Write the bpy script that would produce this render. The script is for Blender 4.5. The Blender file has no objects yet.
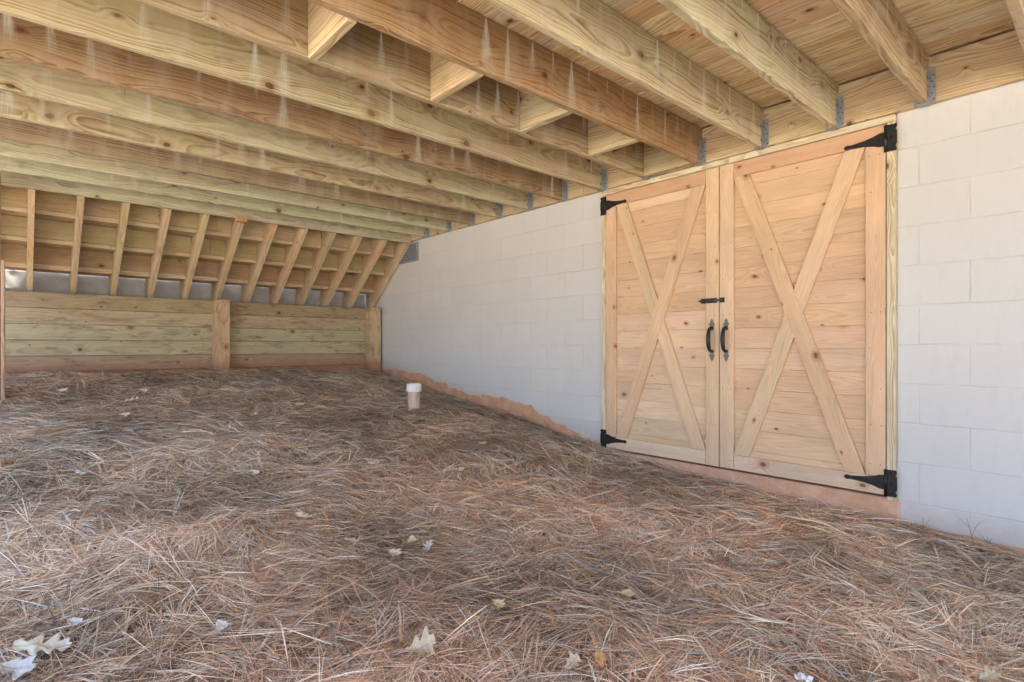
import bpy, math, random
import numpy as np
from mathutils import Vector, Matrix
R = math.radians
random.seed(7)
rng = np.random.default_rng(11)
S = bpy.context.scene
COL = S.collection

# ------------------------------------------------------------------ camera, sky, sun, exposure
CAM_Z = 0.80
F_PX, YAW = 552.0, 48.0
cam = bpy.data.cameras.new('camera')
cam.sensor_width = 36.0
cam.lens = F_PX / 1024 * 36.0
cam.shift_y = 5.5 / 1024
cam.clip_start, cam.clip_end = 0.02, 2000
camo = bpy.data.objects.new('camera', cam)
camo.location = (0, 0, CAM_Z)
camo.rotation_euler = (R(90), 0, R(YAW))
COL.objects.link(camo)
S.camera = camo

W = bpy.data.worlds.new('World')
S.world = W
W.use_nodes = True
wn = W.node_tree
bg = wn.nodes['Background']
sky = wn.nodes.new('ShaderNodeTexSky')
sky.sky_type = 'NISHITA'
sky.sun_disc = False
sky.sun_elevation = R(66)
sky.sun_rotation = R(20)
sky.air_density = 0.8
sky.dust_density = 3.2
wn.links.new(sky.outputs[0], bg.inputs[0])
bg.inputs[1].default_value = 0.15
sun = bpy.data.lights.new('sun', 'SUN')
sun.energy = 4.0
sun.angle = R(0.5)
sun.color = (1.0, 0.95, 0.88)
suno = bpy.data.objects.new('sun', sun)
sd = Vector((math.sin(R(20)) * math.cos(R(66)), math.cos(R(20)) * math.cos(R(66)), math.sin(R(66))))
suno.rotation_euler = sd.to_track_quat('Z', 'Y').to_euler()
suno.location = (3, 8, 12)
COL.objects.link(suno)
vs = S.view_settings
vs.view_transform = 'Standard'
vs.look = 'None'
vs.exposure = 2.74
vs.gamma = 1
vs.use_curve_mapping = False
S.cycles.max_bounces = 12
S.cycles.diffuse_bounces = 8
S.cycles.use_denoising = True
S.cycles.denoiser = 'OPENIMAGEDENOISE'
S.cycles.denoising_input_passes = 'RGB_ALBEDO_NORMAL'
S.cycles.denoising_prefilter = 'NONE'

# ------------------------------------------------------------------ place dimensions (metres)
WALL_Y = 3.42                      # face of the block wall
LEDGER_Z = 2.012                   # underside of ledger
JZ0, JZ1 = 2.005, 2.245            # joists
DECK_Z = JZ1 + 0.002
JX0, JSTEP = -0.669, 0.407         # joist spacing
GAP_Y0, GAP_P = 3.365, 0.1415      # deck board gaps
DX0, DX1 = -2.724, -0.796          # outside of door frame
RW_X = -6.35                       # face of retaining boards

# ------------------------------------------------------------------ helpers
def tag(o, label=None, cat=None, group=None, kind=None):
    if label: o['label'] = label
    if cat: o['category'] = cat
    if group: o['group'] = group
    if kind: o['kind'] = kind
    return o

def empty(name, loc=(0, 0, 0)):
    o = bpy.data.objects.new(name, None)
    o.location = loc
    o.empty_display_size = 0.1
    COL.objects.link(o)
    return o

class MB:
    """collects geometry with per-vertex board coordinates and board colour"""
    def __init__(self):
        self.v, self.f, self.wc, self.tint, self.wr = [], [], [], [], []
        self.sm = []
    def add(self, verts, faces, wc=None, tint=(1, 1, 1), wr=0.0, smooth=False):
        b = len(self.v)
        self.v += [tuple(p) for p in verts]
        self.f += [tuple(b + i for i in f) for f in faces]
        self.wc += list(wc) if wc is not None else [tuple(p) for p in verts]
        self.tint += [(*tint, 1.0)] * len(verts)
        self.wr += [wr] * len(verts)
        self.sm += [smooth] * len(faces)
        return self
    def build(self, name, mat, parent=None, loc=None):
        me = bpy.data.meshes.new(name)
        v = self.v
        if parent is not None and loc is None:
            p = parent
            off = Vector((0, 0, 0))
            while p is not None:
                off += p.location
                p = p.parent
            v = [(a - off.x, b_ - off.y, c - off.z) for a, b_, c in v]
        elif loc is not None:
            v = [(a - loc[0], b_ - loc[1], c - loc[2]) for a, b_, c in v]
        me.from_pydata(v, [], self.f)
        a = me.attributes.new('wc', 'FLOAT_VECTOR', 'POINT')
        a.data.foreach_set('vector', np.array(self.wc, dtype=np.float32).ravel())
        a = me.attributes.new('tint', 'FLOAT_COLOR', 'POINT')
        a.data.foreach_set('color', np.array(self.tint, dtype=np.float32).ravel())
        a = me.attributes.new('wr', 'FLOAT', 'POINT')
        a.data.foreach_set('value', np.array(self.wr, dtype=np.float32))
        me.polygons.foreach_set('use_smooth', self.sm)
        me.materials.append(mat)
        me.update()
        o = bpy.data.objects.new(name, me)
        COL.objects.link(o)
        if parent is not None: o.parent = parent
        elif loc is not None: o.location = loc
        return o

def chamfer_box(hx, hy, hz, c):
    vs_, idx = [], {}
    for sx in (-1, 1):
        for sy in (-1, 1):
            for sz in (-1, 1):
                for ax in range(3):
                    h = [hx - c, hy - c, hz - c]
                    h[ax] += c
                    idx[(sx, sy, sz, ax)] = len(vs_)
                    vs_.append(Vector((sx * h[0], sy * h[1], sz * h[2])))
    fs = []
    def quad(keys):
        ids = [idx[k] for k in keys]
        n = (vs_[ids[1]] - vs_[ids[0]]).cross(vs_[ids[2]] - vs_[ids[0]])
        m = sum((vs_[i] for i in ids), Vector()) / len(ids)
        fs.append(tuple(ids) if n.dot(m) > 0 else tuple(reversed(ids)))
    for ax in range(3):
        o1, o2 = [a for a in range(3) if a != ax]
        for s in (-1, 1):
            ks = []
            for a, b in ((-1, -1), (1, -1), (1, 1), (-1, 1)):
                k = [0, 0, 0]; k[ax] = s; k[o1] = a; k[o2] = b
                ks.append((*k, ax))
            quad(ks)
        for a in (-1, 1):
            for b in (-1, 1):
                k0 = [0, 0, 0]; k1 = [0, 0, 0]
                k0[ax], k1[ax] = -1, 1
                k0[o1] = k1[o1] = a; k0[o2] = k1[o2] = b
                quad([(*k0, o1), (*k1, o1), (*k1, o2), (*k0, o2)])
    for sx in (-1, 1):
        for sy in (-1, 1):
            for sz in (-1, 1):
                quad([(sx, sy, sz, 0), (sx, sy, sz, 1), (sx, sy, sz, 2)])
    return vs_, fs

def board(mb, c, L, Wd, T, eL=(1, 0, 0), eW=(0, 0, 1), tint=(.5, .4, .25), ch=0.003, seed=None, pith=None):
    """one plank: centre c, length L along eL, width along eW, thickness along eL x eW"""
    eL, eW = Vector(eL).normalized(), Vector(eW).normalized()
    eT = eL.cross(eW)
    vs_, fs = chamfer_box(L / 2, Wd / 2, T / 2, min(ch, T * .4))
    rr = random.Random(seed) if seed is not None else random
    ro = rr.uniform(-40, 40)
    pw = rr.uniform(-.5, .5) * Wd if pith is None else pith
    pt = rr.choice((-1, 1)) * rr.uniform(0.6 * T, 0.05 + T)
    wr = rr.random()
    c = Vector(c)
    # taller mesh density is not needed: board coordinates are linear in position
    mb.add([c + eL * v.x + eW * v.y + eT * v.z for v in vs_], fs,
           [(v.x + ro, v.y + pw, v.z + pt) for v in vs_], tint, wr)

def prism(mb, poly, e1, e2, n, o, t, tint=(.5, .4, .25), eL=None, smooth=False):
    """extrude a 2-D polygon (in e1,e2 at o) by t along n"""
    e1, e2, n, o = Vector(e1), Vector(e2), Vector(n), Vector(o)
    k = len(poly)
    a = [o + e1 * x + e2 * y for x, y in poly]
    b = [p + n * t for p in a]
    area = sum(poly[i][0] * poly[(i + 1) % k][1] - poly[(i + 1) % k][0] * poly[i][1] for i in range(k))
    flip = (area > 0) == (e1.cross(e2).dot(n) > 0)
    fs = [tuple(range(k)), tuple(range(2 * k - 1, k - 1, -1))]
    fs += [(i, i + k, (i + 1) % k + k, (i + 1) % k) for i in range(k)]
    if flip: fs = [tuple(reversed(f)) for f in fs]
    fs = [tuple(reversed(f)) for f in fs]
    vs_ = a + b
    if eL is None: eL = e1
    eL = Vector(eL).normalized()
    eW = n.normalized().cross(eL)
    m = sum(vs_, Vector()) / len(vs_)
    ro, pw, pt = random.uniform(-40, 40), random.uniform(-.05, .05), random.uniform(.02, .08)
    wc = [((v - m).dot(eL) + ro, (v - m).dot(eW) + pw, (v - m).dot(n) + pt) for v in vs_]
    mb.add(vs_, fs, wc, tint, random.random(), smooth)

def box(mb, x0, x1, y0, y1, z0, z1, ch=0.001, **k):
    vs_, fs = chamfer_box((x1 - x0) / 2, (y1 - y0) / 2, (z1 - z0) / 2, ch)
    c = Vector(((x0 + x1) / 2, (y0 + y1) / 2, (z0 + z1) / 2))
    mb.add([c + v for v in vs_], fs, **k)

def tube(mb, pts, rad, seg=10, smooth=True, **k):
    pts = [Vector(p) for p in pts]
    if not hasattr(rad, '__len__'): rad = [rad] * len(pts)
    vs_, fs = [], []
    up = Vector((0.13, 0.31, 0.94))
    for i, p in enumerate(pts):
        d = (pts[min(i + 1, len(pts) - 1)] - pts[max(i - 1, 0)]).normalized()
        a = d.cross(up)
        if a.length < .05: a = d.cross(Vector((1, 0, 0)))
        a.normalize(); b = d.cross(a)
        for j in range(seg):
            t = 2 * math.pi * j / seg
            vs_.append(p + (a * math.cos(t) + b * math.sin(t)) * rad[i])
    for i in range(len(pts) - 1):
        for j in range(seg):
            j2 = (j + 1) % seg
            fs.append((i * seg + j, i * seg + j2, (i + 1) * seg + j2, (i + 1) * seg + j))
    fs.append(tuple(range(seg - 1, -1, -1)))
    fs.append(tuple((len(pts) - 1) * seg + j for j in range(seg)))
    mb.add(vs_, fs, smooth=smooth, **k)

def vnoise(x, y, seed=0):
    """smooth 2-D value noise, vectorised, 0..1"""
    x = np.asarray(x, float); y = np.asarray(y, float)
    t = np.random.default_rng(seed).random((256, 256))
    xi, yi = np.floor(x).astype(int), np.floor(y).astype(int)
    fx, fy = x - xi, y - yi
    fx, fy = fx * fx * (3 - 2 * fx), fy * fy * (3 - 2 * fy)
    g = lambda a, b: t[a & 255, b & 255]
    return (g(xi, yi) * (1 - fx) + g(xi + 1, yi) * fx) * (1 - fy) + (g(xi, yi + 1) * (1 - fx) + g(xi + 1, yi + 1) * fx) * fy

# ------------------------------------------------------------------ node helper
class NT:
    def __init__(self, name):
        self.m = bpy.data.materials.new(name)
        self.m.use_nodes = True
        self.t = self.m.node_tree
        self.b = self.t.nodes['Principled BSDF']
    def n(self, typ, **kw):
        nd = self.t.nodes.new(typ)
        for k, v in kw.items(): setattr(nd, k, v)
        return nd
    def put(self, nd, key, val):
        s = nd.inputs[key]
        if isinstance(val, bpy.types.NodeSocket): self.t.links.new(val, s)
        else: s.default_value = val
    def math(self, op, a, b=0.0, c=0.0, clamp=False):
        nd = self.n('ShaderNodeMath', operation=op, use_clamp=clamp)
        self.put(nd, 0, a); self.put(nd, 1, b); self.put(nd, 2, c)
        return nd.outputs[0]
    def attr(self, name, out='Vector'):
        nd = self.n('ShaderNodeAttribute'); nd.attribute_name = name
        return nd.outputs[out]
    def sep(self, v):
        nd = self.n('ShaderNodeSeparateXYZ'); self.put(nd, 0, v)
        return nd.outputs
    def comb(self, x, y, z):
        nd = self.n('ShaderNodeCombineXYZ')
        for i, q in enumerate((x, y, z)): self.put(nd, i, q)
        return nd.outputs[0]
    def noise(self, v, scale, detail=3, rough=.55, dist=0.0, col=False):
        nd = self.n('ShaderNodeTexNoise')
        self.put(nd, 'Vector', v); self.put(nd, 'Scale', scale); self.put(nd, 'Detail', detail)
        self.put(nd, 'Roughness', rough); self.put(nd, 'Distortion', dist)
        return nd.outputs['Color' if col else 'Fac']
    def ramp(self, v, a, b, lo=0.0, hi=1.0):
        nd = self.n('ShaderNodeMapRange', interpolation_type='SMOOTHSTEP')
        for k, q in zip(('Value', 'From Min', 'From Max', 'To Min', 'To Max'), (v, a, b, lo, hi)): self.put(nd, k, q)
        return nd.outputs[0]
    def mix(self, f, a, b, mode='MIX'):
        nd = self.n('ShaderNodeMix', data_type='RGBA', blend_type=mode)
        self.put(nd, 0, f); self.put(nd, 6, a); self.put(nd, 7, b)
        return nd.outputs[2]
    def bump(self, h, dist, strength=1.0):
        nd = self.n('ShaderNodeBump')
        self.put(nd, 'Height', h); self.put(nd, 'Distance', dist); self.put(nd, 'Strength', strength)
        self.put(self.b, 'Normal', nd.outputs[0])

def rgb(r, g, b): return (r, g, b, 1.0)

def wood(name, dark=(.62, .47, .34), grain=.72, ring=.0125, green=0.0, red=0.0, blotch=0.0, streak=False, knots=.5, rough=.72, soil=0.0, kscale=1.0, kdark=(.075, .042, .024)):
    m = NT(name)
    L, Wd, T = m.sep(m.attr('wc'))
    tint = m.attr('tint', 'Color')
    wr = m.attr('wr', 'Fac')
    # knots (round in metres, run through the thickness)
    kv = m.comb(L, m.math('MULTIPLY', Wd, 1.0), m.math('MULTIPLY', wr, 91.0))
    vo = m.n('ShaderNodeTexVoronoi', feature='F1', voronoi_dimensions='2D')
    dn = m.n('ShaderNodeVectorMath', operation='ADD')
    nz = m.noise(kv, 22, 2, .5, col=True)
    sc = m.n('ShaderNodeVectorMath', operation='MULTIPLY'); m.put(sc, 0, nz); m.put(sc, 1, (.016, .012, 0.0))
    m.put(dn, 0, kv); m.put(dn, 1, sc.outputs[0])
    flat = m.n('ShaderNodeVectorMath', operation='MULTIPLY'); m.put(flat, 0, dn.outputs[0]); m.put(flat, 1, (.82, 1.25, 0))
    off = m.n('ShaderNodeVectorMath', operation='ADD'); m.put(off, 0, flat.outputs[0]); m.put(off, 1, m.comb(m.math('MULTIPLY', wr, 13.0), m.math('MULTIPLY', wr, 37.0), 0))
    m.put(vo, 'Vector', off.outputs[0]); m.put(vo, 'Scale', 4.2)
    kd = m.math('DIVIDE', vo.outputs['Distance'], 4.2)
    kr = m.sep(vo.outputs['Color'])
    has = m.math('LESS_THAN', kr[0], knots)
    ksz = m.math('MULTIPLY_ADD', m.math('POWER', kr[1], 1.5), .013 * kscale, .0045 * kscale)
    kn = m.math('MULTIPLY', m.ramp(kd, ksz, m.math('MULTIPLY', ksz, .75)), has)
    halo = m.math('MULTIPLY', m.ramp(kd, m.math('MULTIPLY', ksz, 2.6), ksz), has)
    near = m.math('MULTIPLY', m.ramp(kd, m.math('MULTIPLY', ksz, 7.0), 0.0), has)
    # growth rings
    lv = m.comb(m.math('MULTIPLY', L, 1.1), m.math('MULTIPLY', Wd, 3.0), m.math('MULTIPLY', T, 3.0))
    warp = m.noise(lv, 1.6, 2, .5)
    wig = m.noise(m.comb(m.math('MULTIPLY', L, 5.0), m.math('MULTIPLY', Wd, 14.0), T), 1.0, 2, .5)
    drift = m.math('MULTIPLY_ADD', m.noise(m.comb(L, 0.0, 0.0), .55, 1), .16, -.08)
    w2 = m.math('ADD', Wd, drift)
    rad = m.math('SQRT', m.math('ADD', m.math('MULTIPLY', w2, w2), m.math('MULTIPLY', T, T)))
    rad = m.math('ADD', rad, m.math('MULTIPLY', warp, .085))
    rad = m.math('ADD', rad, m.math('MULTIPLY', wig, .007))
    rad = m.math('ADD', rad, m.math('MULTIPLY', near, .022))
    rad = m.math('ADD', rad, m.math('MULTIPLY', m.noise(m.comb(m.math('MULTIPLY', rad, 26.0), m.math('MULTIPLY', wr, 60.0), 0.0), 1.0, 2, .6), ring * 3.2))
    rq = m.math('DIVIDE', rad, ring)
    fr = m.math('FRACT', rq)
    wnr = m.n('ShaderNodeTexWhiteNoise', noise_dimensions='2D'); m.put(wnr, 'Vector', m.comb(m.math('FLOOR', rq), m.math('MULTIPLY', wr, 91.0), 0.0))
    rint = m.math('MULTIPLY_ADD', wnr.outputs['Value'], .85, .25)
    g = m.math('MULTIPLY', m.ramp(fr, .15, .82), m.ramp(fr, 1.0, .9))
    fib = m.noise(m.comb(m.math('MULTIPLY', L, 9.0), m.math('MULTIPLY', Wd, 420.0), m.math('MULTIPLY', T, 420.0)), 1.0, 3, .65)
    fib2 = m.noise(m.comb(m.math('MULTIPLY', L, 2.5), m.math('MULTIPLY', Wd, 60.0), m.math('MULTIPLY', T, 60.0)), 1.0, 3, .6)
    gs = m.math('MULTIPLY', m.math('MULTIPLY', g, rint), m.math('MULTIPLY', m.ramp(fib2, .25, .75, .35, 1.0), grain))
    col = m.mix(gs, tint, m.mix(1.0, tint, rgb(*dark), 'MULTIPLY'))
    lo = m.noise(m.comb(m.math('MULTIPLY', L, 1.8), m.math('MULTIPLY', Wd, 7.0), m.math('MULTIPLY', T, 7.0)), 1.0, 4, .6)
    if green:
        col = m.mix(m.math('MULTIPLY', m.ramp(lo, .42, .68), green), col, m.mix(1.0, col, rgb(.87, 1.0, .90), 'MULTIPLY'))
    if red:
        lo2 = m.noise(m.comb(m.math('MULTIPLY', L, 1.3), m.math('MULTIPLY', Wd, 11.0), wr), 1.3, 4, .62)
        col = m.mix(m.math('MULTIPLY', m.ramp(lo2, .5, .72), red), col, m.mix(1.0, col, rgb(1.04, .76, .56), 'MULTIPLY'))
    if blotch:
        bl = m.noise(m.comb(m.math('MULTIPLY', L, 3.0), m.math('MULTIPLY', Wd, 9.0), m.math('MULTIPLY', wr, 9.0)), 1.7, 6, .7)
        col = m.mix(m.math('MULTIPLY', m.ramp(bl, .5, .72), blotch), col, m.mix(1.0, col, rgb(.50, .43, .38), 'MULTIPLY'))
        sp = m.noise(m.comb(m.math('MULTIPLY', L, 40.0), m.math('MULTIPLY', Wd, 60.0), wr), 1.0, 3, .7)
        col = m.mix(m.math('MULTIPLY', m.ramp(sp, .66, .74), blotch * .8), col, m.mix(1.0, col, rgb(.35, .28, .24), 'MULTIPLY'))
    fm = m.math('MULTIPLY_ADD', fib, .5, .75)
    fm = m.math('MULTIPLY', fm, m.math('MULTIPLY_ADD', lo, .62, .70))
    col = m.mix(1.0, col, m.comb(fm, fm, fm), 'MULTIPLY')
    col = m.mix(m.math('MULTIPLY', halo, .55), col, m.mix(1.0, col, rgb(.62, .40, .26), 'MULTIPLY'))
    kcol = m.mix(m.ramp(kr[2], .62, .95), rgb(*kdark), m.mix(1.0, tint, rgb(.50, .30, .18), 'MULTIPLY'))
    kring = m.math('FRACT', m.math('DIVIDE', kd, .0032))
    kcol = m.mix(m.math('MULTIPLY', m.ramp(kring, .3, .9), .35), kcol, m.mix(1.0, kcol, rgb(.45, .40, .36), 'MULTIPLY'))
    col = m.mix(m.math('MULTIPLY', kn, .85), col, kcol)
    # hairline checks
    ck = m.noise(m.comb(m.math('MULTIPLY', L, 1.6), m.math('MULTIPLY', Wd, 130.0), m.math('MULTIPLY', wr, 50.0)), 1.0, 1, .5)
    col = m.mix(m.math('MULTIPLY', m.ramp(ck, .775, .80), .5), col, rgb(.10, .06, .035))
    if streak:
        # chalky run-off marks left under every gap of the decking
        P = m.sep(m.n('ShaderNodeNewGeometry').outputs['Position'])
        gy = m.math('DIVIDE', m.math('SUBTRACT', P[1], GAP_Y0), GAP_P)
        idx = m.math('FLOOR', m.math('ADD', gy, .5))
        h = m.math('SUBTRACT', JZ1, P[2])
        wn_ = m.n('ShaderNodeTexWhiteNoise', noise_dimensions='3D')
        dyn = m.noise(m.comb(m.math('MULTIPLY', P[1], 3.0), m.math('MULTIPLY', P[2], 14.0), wr), 1.0, 3, .6)
        m.put(wn_, 'Vector', m.comb(idx, m.math('MULTIPLY', wr, 317.0), .5))
        rr = m.sep(wn_.outputs['Color'])
        dy = m.math('MULTIPLY', m.math('SUBTRACT', gy, idx), GAP_P)
        dy = m.math('ADD', dy, m.math('MULTIPLY', m.math('SUBTRACT', rr[0], .5), .02))
        dy = m.math('ABSOLUTE', m.math('ADD', dy, m.math('MULTIPLY', m.math('SUBTRACT', dyn, .5), m.math('MULTIPLY', h, .12))))
        wd = m.math('ADD', .004, m.math('MULTIPLY', h, m.math('MULTIPLY_ADD', rr[1], .20, .08)))
        edge = m.ramp(dy, wd, m.math('MULTIPLY', wd, .15))
        ln = m.math('MULTIPLY_ADD', rr[2], .23, .09)
        fade = m.ramp(h, ln, m.math('MULTIPLY', ln, .05))
        vert = m.noise(m.comb(m.math('MULTIPLY', P[1], 160.0), m.math('MULTIPLY', P[2], 9.0), wr), 1.0, 3, .6)
        st = m.math('MULTIPLY', m.math('MULTIPLY', edge, fade), m.ramp(vert, .25, .65, .35, 1.0))
        st = m.math('MULTIPLY', st, m.math('MULTIPLY', m.ramp(m.math('FRACT', m.math('MULTIPLY', rr[2], 7.31)), .18, .92, .14, 1.05), m.math('MULTIPLY_ADD', vert, .9, .5)), clamp=True)
        col = m.mix(st, col, rgb(.82, .88, .82))
        # broad pale wash below
        ws = m.noise(m.comb(m.math('MULTIPLY', P[1], 9.0), m.math('MULTIPLY', P[2], 2.5), m.math('MULTIPLY', wr, 40.0)), 1.0, 3, .6)
        col = m.mix(m.math('MULTIPLY', m.ramp(ws, .44, .72), .42), col, m.mix(.62, rgb(.58, .60, .53), tint))
        # narrow dark water lines
        wl = m.noise(m.comb(m.math('MULTIPLY', P[1], 55.0), m.math('MULTIPLY', P[2], .8), m.math('MULTIPLY', wr, 77.0)), 1.0, 1, .5)
        col = m.mix(m.math('MULTIPLY', m.ramp(wl, .78, .83), .5), col, rgb(.12, .08, .05))
    if soil:
        Pz = m.sep(m.n('ShaderNodeNewGeometry').outputs['Position'])[2]
        sn = m.noise(m.comb(L, Wd, T), 9, 4, .65)
        e = m.math('ADD', Pz, m.math('MULTIPLY', sn, -.12))
        col = m.mix(m.math('MULTIPLY', m.ramp(e, .62, .50), soil), col, rgb(.36, .18, .10))
    m.put(m.b, 'Base Color', col)
    m.put(m.b, 'Roughness', rough)
    m.put(m.b, 'Specular IOR Level', .28)
    hgt = m.math('ADD', m.math('MULTIPLY', fib, .6), m.math('MULTIPLY', g, .4))
    hgt = m.math('SUBTRACT', hgt, m.math('MULTIPLY', kn, .5))
    m.bump(hgt, .0012, .6)
    return m.m

M = {}
M['joist'] = wood('treated_pine_run_off', green=.75, red=.35, blotch=.6, streak=True, knots=.55, kscale=1.45, dark=(.42, .28, .17), grain=1.0)
M['treated'] = wood('treated_pine', green=.5, red=.4, blotch=.4, knots=.6, grain=.95, dark=(.46, .31, .19))
M['deckwood'] = wood('deck_underside_pine', green=.25, red=.5, blotch=.25, knots=.42, grain=1.0, dark=(.44, .30, .19))
M['retain'] = wood('weathered_retaining_boards', green=.4, red=.45, blotch=1.0, knots=.4, soil=.85)
M['stair'] = wood('stair_pine', green=.4, red=.6, blotch=.35, knots=.35)
M['cedar'] = wood('new_cedar', dark=(.76, .58, .44), grain=.55, ring=.0085, red=.22, blotch=.05, knots=.62, rough=.62, kdark=(.15, .075, .04))

# treated-timber base colours
PINE = (.60, .49, .31)
GREEN = (.55, .48, .33)
BROWN = (.44, .28, .16)
TAN = (.58, .43, .265)
CEDAR = (.655, .475, .30)
def vary(c, a=.06):
    k = 1 + random.uniform(-a, a)
    return tuple(max(0, x * k * (1 + random.uniform(-a, a) * .4)) for x in c)

def plain(name, col, rough=.5, metal=0.0, nscale=40, namt=.25, bumpd=0.0, tinted=False):
    m = NT(name)
    co = m.n('ShaderNodeTexCoord').outputs['Object']
    nz = m.noise(co, nscale, 4, .6)
    k = m.math('MULTIPLY_ADD', nz, namt * 2, 1 - namt)
    c_ = m.mix(1.0, rgb(*col), m.comb(k, k, k), 'MULTIPLY')
    if tinted: c_ = m.mix(1.0, c_, m.attr('tint', 'Color'), 'MULTIPLY')
    m.put(m.b, 'Base Color', c_)
    m.put(m.b, 'Roughness', m.math('MULTIPLY_ADD', nz, .3, rough - .15))
    m.put(m.b, 'Metallic', metal)
    if bumpd: m.bump(nz, bumpd, .6)
    return m.m
M['galv'] = plain('galvanised_steel', (.30, .335, .36), .45, .35, 140, .5, tinted=True)
M['black'] = plain('black_powder_coat', (.012, .012, .013), .42, .2, 120, .3, .0004)
M['pewter'] = plain('worn_cast_iron', (.11, .10, .092), .38, .7, 150, .5, .0004)
M['nail'] = plain('dull_nail_heads', (.075, .08, .085), .5, .4, 150, .4)
M['pvc'] = plain('white_pvc', (.78, .77, .74), .4, 0, 18, .08)
M['vent'] = plain('grey_vent', (.27, .29, .32), .5, .2, 30, .2)
M['sheet'] = plain('pale_plastic_sheet', (.38, .375, .365), .45, 0, 14, .35)
M['paper'] = plain('white_paper', (.82, .82, .84), .7, 0, 40, .08)

# pipe body: dusty
def mat_pipe():
    m = NT('dusty_pvc_pipe')
    co = m.n('ShaderNodeTexCoord').outputs['Object']
    x, y, z = m.sep(co)
    nz = m.noise(m.comb(m.math('MULTIPLY', x, 40), m.math('MULTIPLY', y, 40), m.math('MULTIPLY', z, 9)), 1, 4, .65)
    col = m.mix(m.ramp(nz, .38, .68), rgb(.50, .34, .23), rgb(.63, .51, .41))
    m.put(m.b, 'Base Color', col); m.put(m.b, 'Roughness', .5)
    return m.m
M['pipe'] = mat_pipe()

def mat_block():
    m = NT('painted_concrete_block')
    P = m.sep(m.n('ShaderNodeNewGeometry').outputs['Position'])
    wv = m.noise(m.comb(P[0], P[2], 0.0), 14, 4, .65, col=True)
    v = m.n('ShaderNodeVectorMath', operation='MULTIPLY_ADD')
    m.put(v, 0, wv); m.put(v, 1, (.010, .010, 0)); m.put(v, 2, m.comb(m.math('ADD', P[0], .499 + 40.6 - .003), m.math('ADD', P[2], .203 * 20 - .003), 0.0))
    def brick(ms, sm):
        b = m.n('ShaderNodeTexBrick', offset=.5, offset_frequency=2, squash=1.0)
        m.put(b, 'Vector', v.outputs[0]); m.put(b, 'Scale', 1.0)
        m.put(b, 'Brick Width', .406); m.put(b, 'Row Height', .203)
        m.put(b, 'Mortar Size', ms); m.put(b, 'Mortar Smooth', sm)
        m.put(b, 'Color1', rgb(.93, .93, .93)); m.put(b, 'Color2', rgb(1, 1, 1)); m.put(b, 'Mortar', rgb(.96, .96, .96)); m.put(b, 'Bias', 0.0)
        return b
    bw, bn = brick(.0065, .9), brick(.0022, .6)
    vis = m.ramp(m.noise(m.comb(P[0], P[2], 4.0), 4.5, 4, .65), .38, .62, .12, 1.0)
    c = m.noise(m.comb(P[0], P[1], P[2]), 1.4, 3, .5)
    base = m.mix(c, rgb(.59, .60, .59), rgb(.63, .64, .63))
    base = m.mix(.45, base, bw.outputs['Color'], 'MULTIPLY')
    ln = m.math('MULTIPLY', bn.outputs['Fac'], m.math('MULTIPLY', vis, .42))
    base = m.mix(ln, base, rgb(.36, .35, .34))
    pin = m.noise(m.comb(P[0], P[1], P[2]), 160, 3, .7)
    base = m.mix(m.math('MULTIPLY', m.ramp(pin, .70, .76), .35), base, rgb(.34, .33, .32))
    drt = m.noise(m.comb(m.math('MULTIPLY', P[0], 5), P[1], m.math('MULTIPLY', P[2], 1.4)), 1.0, 5, .65)
    base = m.mix(m.math('MULTIPLY', m.ramp(drt, .55, .8), .22), base, rgb(.52, .48, .43))
    # red clay splashed up from the soil line
    gl = m.math('MULTIPLY_ADD', m.math('MAXIMUM', m.math('SUBTRACT', -1.6, P[0]), 0.0), .14, -.115)
    e = m.math('SUBTRACT', m.math('SUBTRACT', P[2], gl), m.math('MULTIPLY', m.noise(m.comb(P[0], P[2], 0), 13, 6, .75), .22))
    base = m.mix(m.math('MULTIPLY', m.ramp(e, .05, -.10), .38), base, rgb(.50, .34, .24))
    rl = m.noise(m.comb(m.math('MULTIPLY', P[0], 30), P[1], m.math('MULTIPLY', P[2], 7)), 1.0, 4, .6)
    base = m.mix(m.math('MULTIPLY', m.ramp(rl, .5, .7), .10), base, rgb(.45, .44, .42))
    m.put(m.b, 'Base Color', base)
    m.put(m.b, 'Roughness', .62)
    m.put(m.b, 'Specular IOR Level', .3)
    f = m.noise(m.comb(P[0], P[1], P[2]), 190, 4, .7)
    f2 = m.noise(m.comb(P[0], P[1], P[2]), 24, 3, .6)
    h = m.math('ADD', m.math('MULTIPLY', f, .34), m.math('MULTIPLY', f2, .55))
    h = m.math('SUBTRACT', h, m.math('MULTIPLY', bw.outputs['Fac'], m.math('MULTIPLY_ADD', vis, .35, .25)))
    m.bump(h, .004, .8)
    return m.m
M['block'] = mat_block()

def mat_clay(name, a, b, bump=.006):
    m = NT(name)
    P = m.n('ShaderNodeNewGeometry').outputs['Position']
    n1, n2 = m.noise(P, 9, 5, .65), m.noise(P, 70, 4, .7)
    col = m.mix(m.ramp(n1, .35, .68), rgb(*a), rgb(*b))
    col = m.mix(m.math('MULTIPLY', m.ramp(n2, .55, .75), .4), col, rgb(a[0] * .55, a[1] * .55, a[2] * .6))
    gx = m.noise(P, 17, 3, .6)
    col = m.mix(m.math('MULTIPLY', m.ramp(gx, .64, .72), .45), col, rgb(.34, .31, .29))
    m.put(m.b, 'Base Color', col); m.put(m.b, 'Roughness', .88)
    m.bump(m.math('ADD', n1, m.math('MULTIPLY', n2, .5)), bump, .7)
    return m.m
M['clay'] = mat_clay('bare_block_red_clay', (.58, .31, .175), (.68, .41, .26))
M['sill'] = mat_clay('clay_smeared_concrete', (.60, .34, .205), (.70, .44, .30))

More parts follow.
